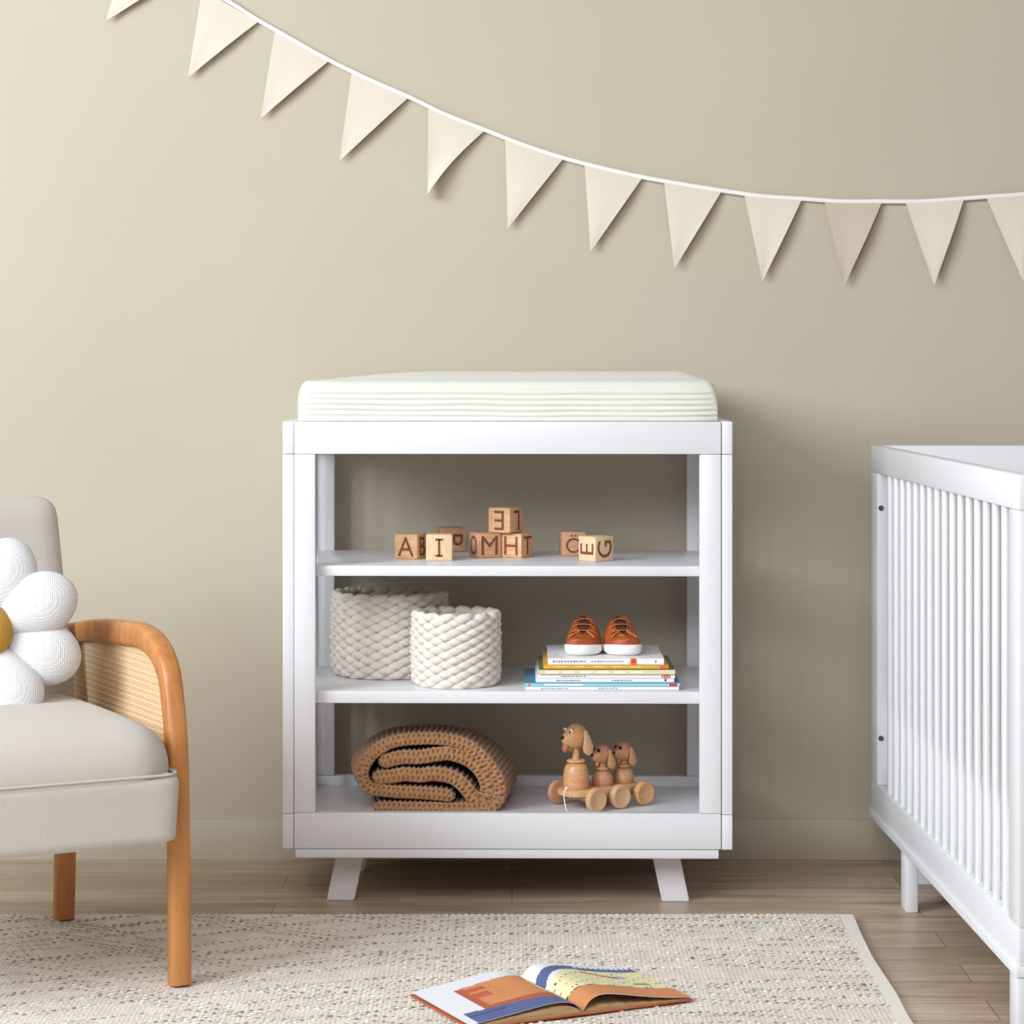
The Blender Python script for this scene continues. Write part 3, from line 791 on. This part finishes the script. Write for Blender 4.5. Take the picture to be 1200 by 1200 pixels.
for s in (1, -1):
    X0 = .3075; TH = .036
    # arm-and-front-leg band, swept in the y-z plane
    path = catmull([(0, .310, .536), (0, .215, .549), (0, .12, .559), (0, .0, .566), (0, -.09, .569), (0, -.165, .555), (0, -.213, .522), (0, -.236, .470), (0, -.252, .40), (0, -.260, .30), (0, -.265, .15), (0, -.268, .001)], 8)
    bm = bmesh.new(); rings = []
    for i, p in enumerate(path):
        t = (path[min(i+1, len(path)-1)]-path[max(i-1, 0)]).normalized()
        if i == len(path)-1: t = Vector((0, -.05, -1)).normalized()
        nr = Vector((0, t.z, -t.y)); k = i/(len(path)-1)
        hw = .0185+.003*sin(pi*min(1, k*1.6)); 
        if k > .6: hw = .0185-.001*(k-.6)
        ring = []
        for q in range(20):
            a = 2*pi*q/20; ca, sa = cos(a), sin(a)
            ring.append(p+nr*hw*(abs(ca)**.55)*(1 if ca > 0 else -1)+Vector((s*(X0+TH/2)+TH/2*(abs(sa)**.55)*(1 if sa > 0 else -1), 0, 0)))
        rings.append(ring)
    loft(bm, rings); obj('arm', bm, FRM, ach, angle=60)
    # cane side panel
    bm = bmesh.new(); NY_, NZ_ = 40, 90; fr = []
    for j in range(NZ_+1):
        z_ = .300+(.556-.300)*j/NZ_
        # front boundary follows the inside of the arm
        yf = -.232+.0*z_
        if z_ > .46: yf = -.222+.12*((z_-.46)/.096)**2.2
        row = []
        for i in range(NY_+1):
            y = yf+(.300-yf)*i/NY_
            row.append((y, z_))
        fr.append(row)
    def lay(off, sg):
        vs = [[bm.verts.new((s*(X0+TH/2)+off+sg*.0009*sin(z_*2*pi/.0105), y, z_)) for y, z_ in r] for r in fr]
        for j in range(NZ_):
            for i in range(NY_): bm.faces.new((vs[j][i], vs[j][i+1], vs[j+1][i+1], vs[j+1][i]))
        return vs
    A_ = lay(-.003, -1); B_ = lay(.003, 1)
    for j in range(NZ_):
        for i in (0, NY_): bm.faces.new((A_[j][i], A_[j+1][i], B_[j+1][i], B_[j][i]))
    obj('cane_panel', bm, CANE, ach, angle=60)
    # rear leg
    bm = bmesh.new(); rings = []
    for z_, yy, hw in ((.001, .303, .0185), (.10, .297, .019), (.249, .290, .0195)):
        rings.append([Vector((s*.307+hw*(abs(cos(a))**.6)*(1 if cos(a) > 0 else -1), yy+hw*(abs(sin(a))**.6)*(1 if sin(a) > 0 else -1), z_)) for a in [2*pi*(q+.5)/20 for q in range(20)]])
    loft(bm, rings); obj('rear_leg', bm, FRM, ach, angle=60)
# lower back rail carrying the rear legs
boxo('back_rail', -.326, .326, .262, .312, .2505, .300, FRM, ach, bev=.006)

# ------------------------------------------------------------------ daisy cushion
PET = weave_mat('white_knit_cotton', (224,224,227), .95, 120, .45, dist=.0014, kind='all'); YEL = weave_mat('mustard_knit', (208,162,56), .95, 120, .7, dist=.0014, kind='all')
DY = 4.345
dc = P(-20, 742, DY)
dz = empty('daisy_cushion', dc, radians(12)); tag(dz, 'white daisy shaped cushion with mustard centre propped on the armchair seat', 'cushion')
dz.rotation_euler = (radians(-14), 0, radians(10))
for k in range(8):
    a = radians(71-45*k); R_ = .107
    bm = bmesh.new()
    ell(bm, (0, 0, 0), (.075, .037, .055), nu=32, nv=20)
    for v in bm.verts:
        f = v.co.x/.075; sc_ = .72+.34*sm(-1, .5, f); v.co.z *= sc_; v.co.y *= .85+.2*sm(-1, .5, f)
    M = RY(-a) @ T(R_-.005, (-.010 if k % 2 else .006), 0)
    bmesh.ops.transform(bm, matrix=M, verts=bm.verts)
    obj('petal', bm, PET, dz)
bm = bmesh.new(); ell(bm, (0, -.024, 0), (.052, .036, .052), nu=32, nv=18); obj('flower_centre', bm, YEL, dz)

# ------------------------------------------------------------------ open picture book on the rug
ob = empty('open_book', (.064, 4.085, RH+.0035), radians(26)); tag(ob, 'open illustrated picture book lying on the cream rug', 'book')
COV = mat('rust_book_cover', (186,96,58), .5); PW = mat('open_page_white', (226,228,236), .6); PO = mat('print_orange', (212,142,92), .6, col2=(204,134,84), nscale=30)
PR = mat('print_rust', (176,92,62), .6); PB = mat('print_blue', (84,98,146), .6); PYL = mat('print_pale_yellow', (228,222,176), .6); PD = mat('print_dark', (52,48,66), .6); PG = mat('print_green', (80,128,96), .6); PK = mat('print_brick', (190,92,70), .6); PV = mat('print_lilac', (196,160,206), .6); PEDGE = mat('page_edges', (206,182,140), .8, col2=(170,130,90), nscale=300, stretch=(.05,.05,5))
HB, WB = .114, .200
bm = bmesh.new(); box(bm, -WB-.003, -.004, -HB-.003, HB+.003, 0, .002, .0006, 1); box(bm, .004, WB+.003, -HB-.003, HB+.003, 0, .002, .0006, 1); box(bm, -.006, .006, -HB-.003, HB+.003, 0, .0017, 0)
obj('cover', bm, COV, ob)
def zc(u, s): # page surface height over the cover, u from gutter outward
    if s < 0: return .0045+.022*(1-math.exp(-u*9))*(1-u)**1.1*1.25
    return .0045+.024*(1-math.exp(-u*10))*(1-u)**1.5*1.5
def art(s, u, v):
    # v 0 near camera .. 1 far ; returns material index
    if s < 0:
        if u > .985: return 0
        bl_ = .22+.12*sin(u*3.2)
        if v < .17+.10*u and u < .93: 
            if .15 < v < .165 and u > .6: return 5
            return 3
        if v < .30 and u < .74 : return 2
        if u < .74-.0*v and v < .86-.10*u: 
            if .06 < u < .13 and .35 < v < .72: return 4
            if .52 < u < .68 and .50 < v < .62: return 7
            if .50 < u < .66 and .66 < v < .74: return 7
            if .55 < u < .60 and .55 < v < .59: return 5
            if .53 < u < .58 and .69 < v < .72: return 5
            if u > .66: return 2
            return 1
        return 0
    # right page
    if v < .27+.04*sin(u*3): return 5 if v > .262+.04*sin(u*3) else 1
    r_ = sqrt(((u-.45)/.60)**2+((v-.25)/.62)**2)
    if u < .45:
        if r_ > 1.12: return 0
        if r_ > .93: return 3
        if r_ > .86 and u < .25: return 0
    else:
        if v > .93: return 0
        if v > .80: return 3 if (int(u*40) % 2 or v < .88) else 0
    if .40 < u < .62 and abs(v-(.74-.55*(u-.4))) < .030: return 7
    if .62 < u < .68 and abs(v-(.62-.5*(u-.62))) < .025: return 5
    if ((u-.72)/.06)**2+((v-.62)/.05)**2 < 1: return 8
    if ((u-.80)/.08)**2+((v-.42)/.025)**2 < 1: return 6
    c = (int(u*26)*7+int(v*20)*13) % 9
    fu, fv = (u*26) % 1, (v*20) % 1
    if c < 3 and .3 < fu < .7 and .3 < fv < .75: return (6, 7, 5)[c]
    return 4
for s in (-1, 1):
    bm = bmesh.new(); NU, NV = 110, 70; g = []
    for j in range(NV+1):
        v = j/NV; row = []
        for i in range(NU+1):
            u = i/NU; row.append(bm.verts.new((s*(.0006+u*(WB-.001)), -HB+2*HB*v, zc(u, s)+.002)))
        g.append(row)
    for j in range(NV):
        for i in range(NU):
            f = bm.faces.new((g[j][i], g[j][i+1], g[j+1][i+1], g[j+1][i])); f.material_index = art(s, (i+.5)/NU, (j+.5)/NV)
    g2 = [[bm.verts.new(v.co-Vector((0, 0, .0006))) for v in r] for r in g]
    for j in range(NV):
        for i in range(NU): bm.faces.new((g2[j][i], g2[j+1][i], g2[j+1][i+1], g2[j][i+1]))
    for j in (0, NV):
        for i in range(NU): bm.faces.new((g[j][i], g[j][i+1], g2[j][i+1], g2[j][i]))
    for j in range(NV):
        for i in (0, NU): bm.faces.new((g[j][i], g2[j][i], g2[j+1][i], g[j+1][i]))
    obj('page', bm, [PW, PO, PR, PB, PYL, PD, PG, PK, PV], ob, smooth=True, angle=30)
    bm = bmesh.new(); rings = []
    for i in range(31):
        u = i/30; zt = .0028+(zc(u, s)-.0028)*(.72 if s < 0 else .30); x = s*(.001+u*(WB-.006))
        rings.append([Vector((x, -HB+.002, .0021)), Vector((x, -HB+.002, zt)), Vector((x, HB-.002, zt)), Vector((x, HB-.002, .0021))])
    loft(bm, rings); obj('page_block', bm, PEDGE, ob)
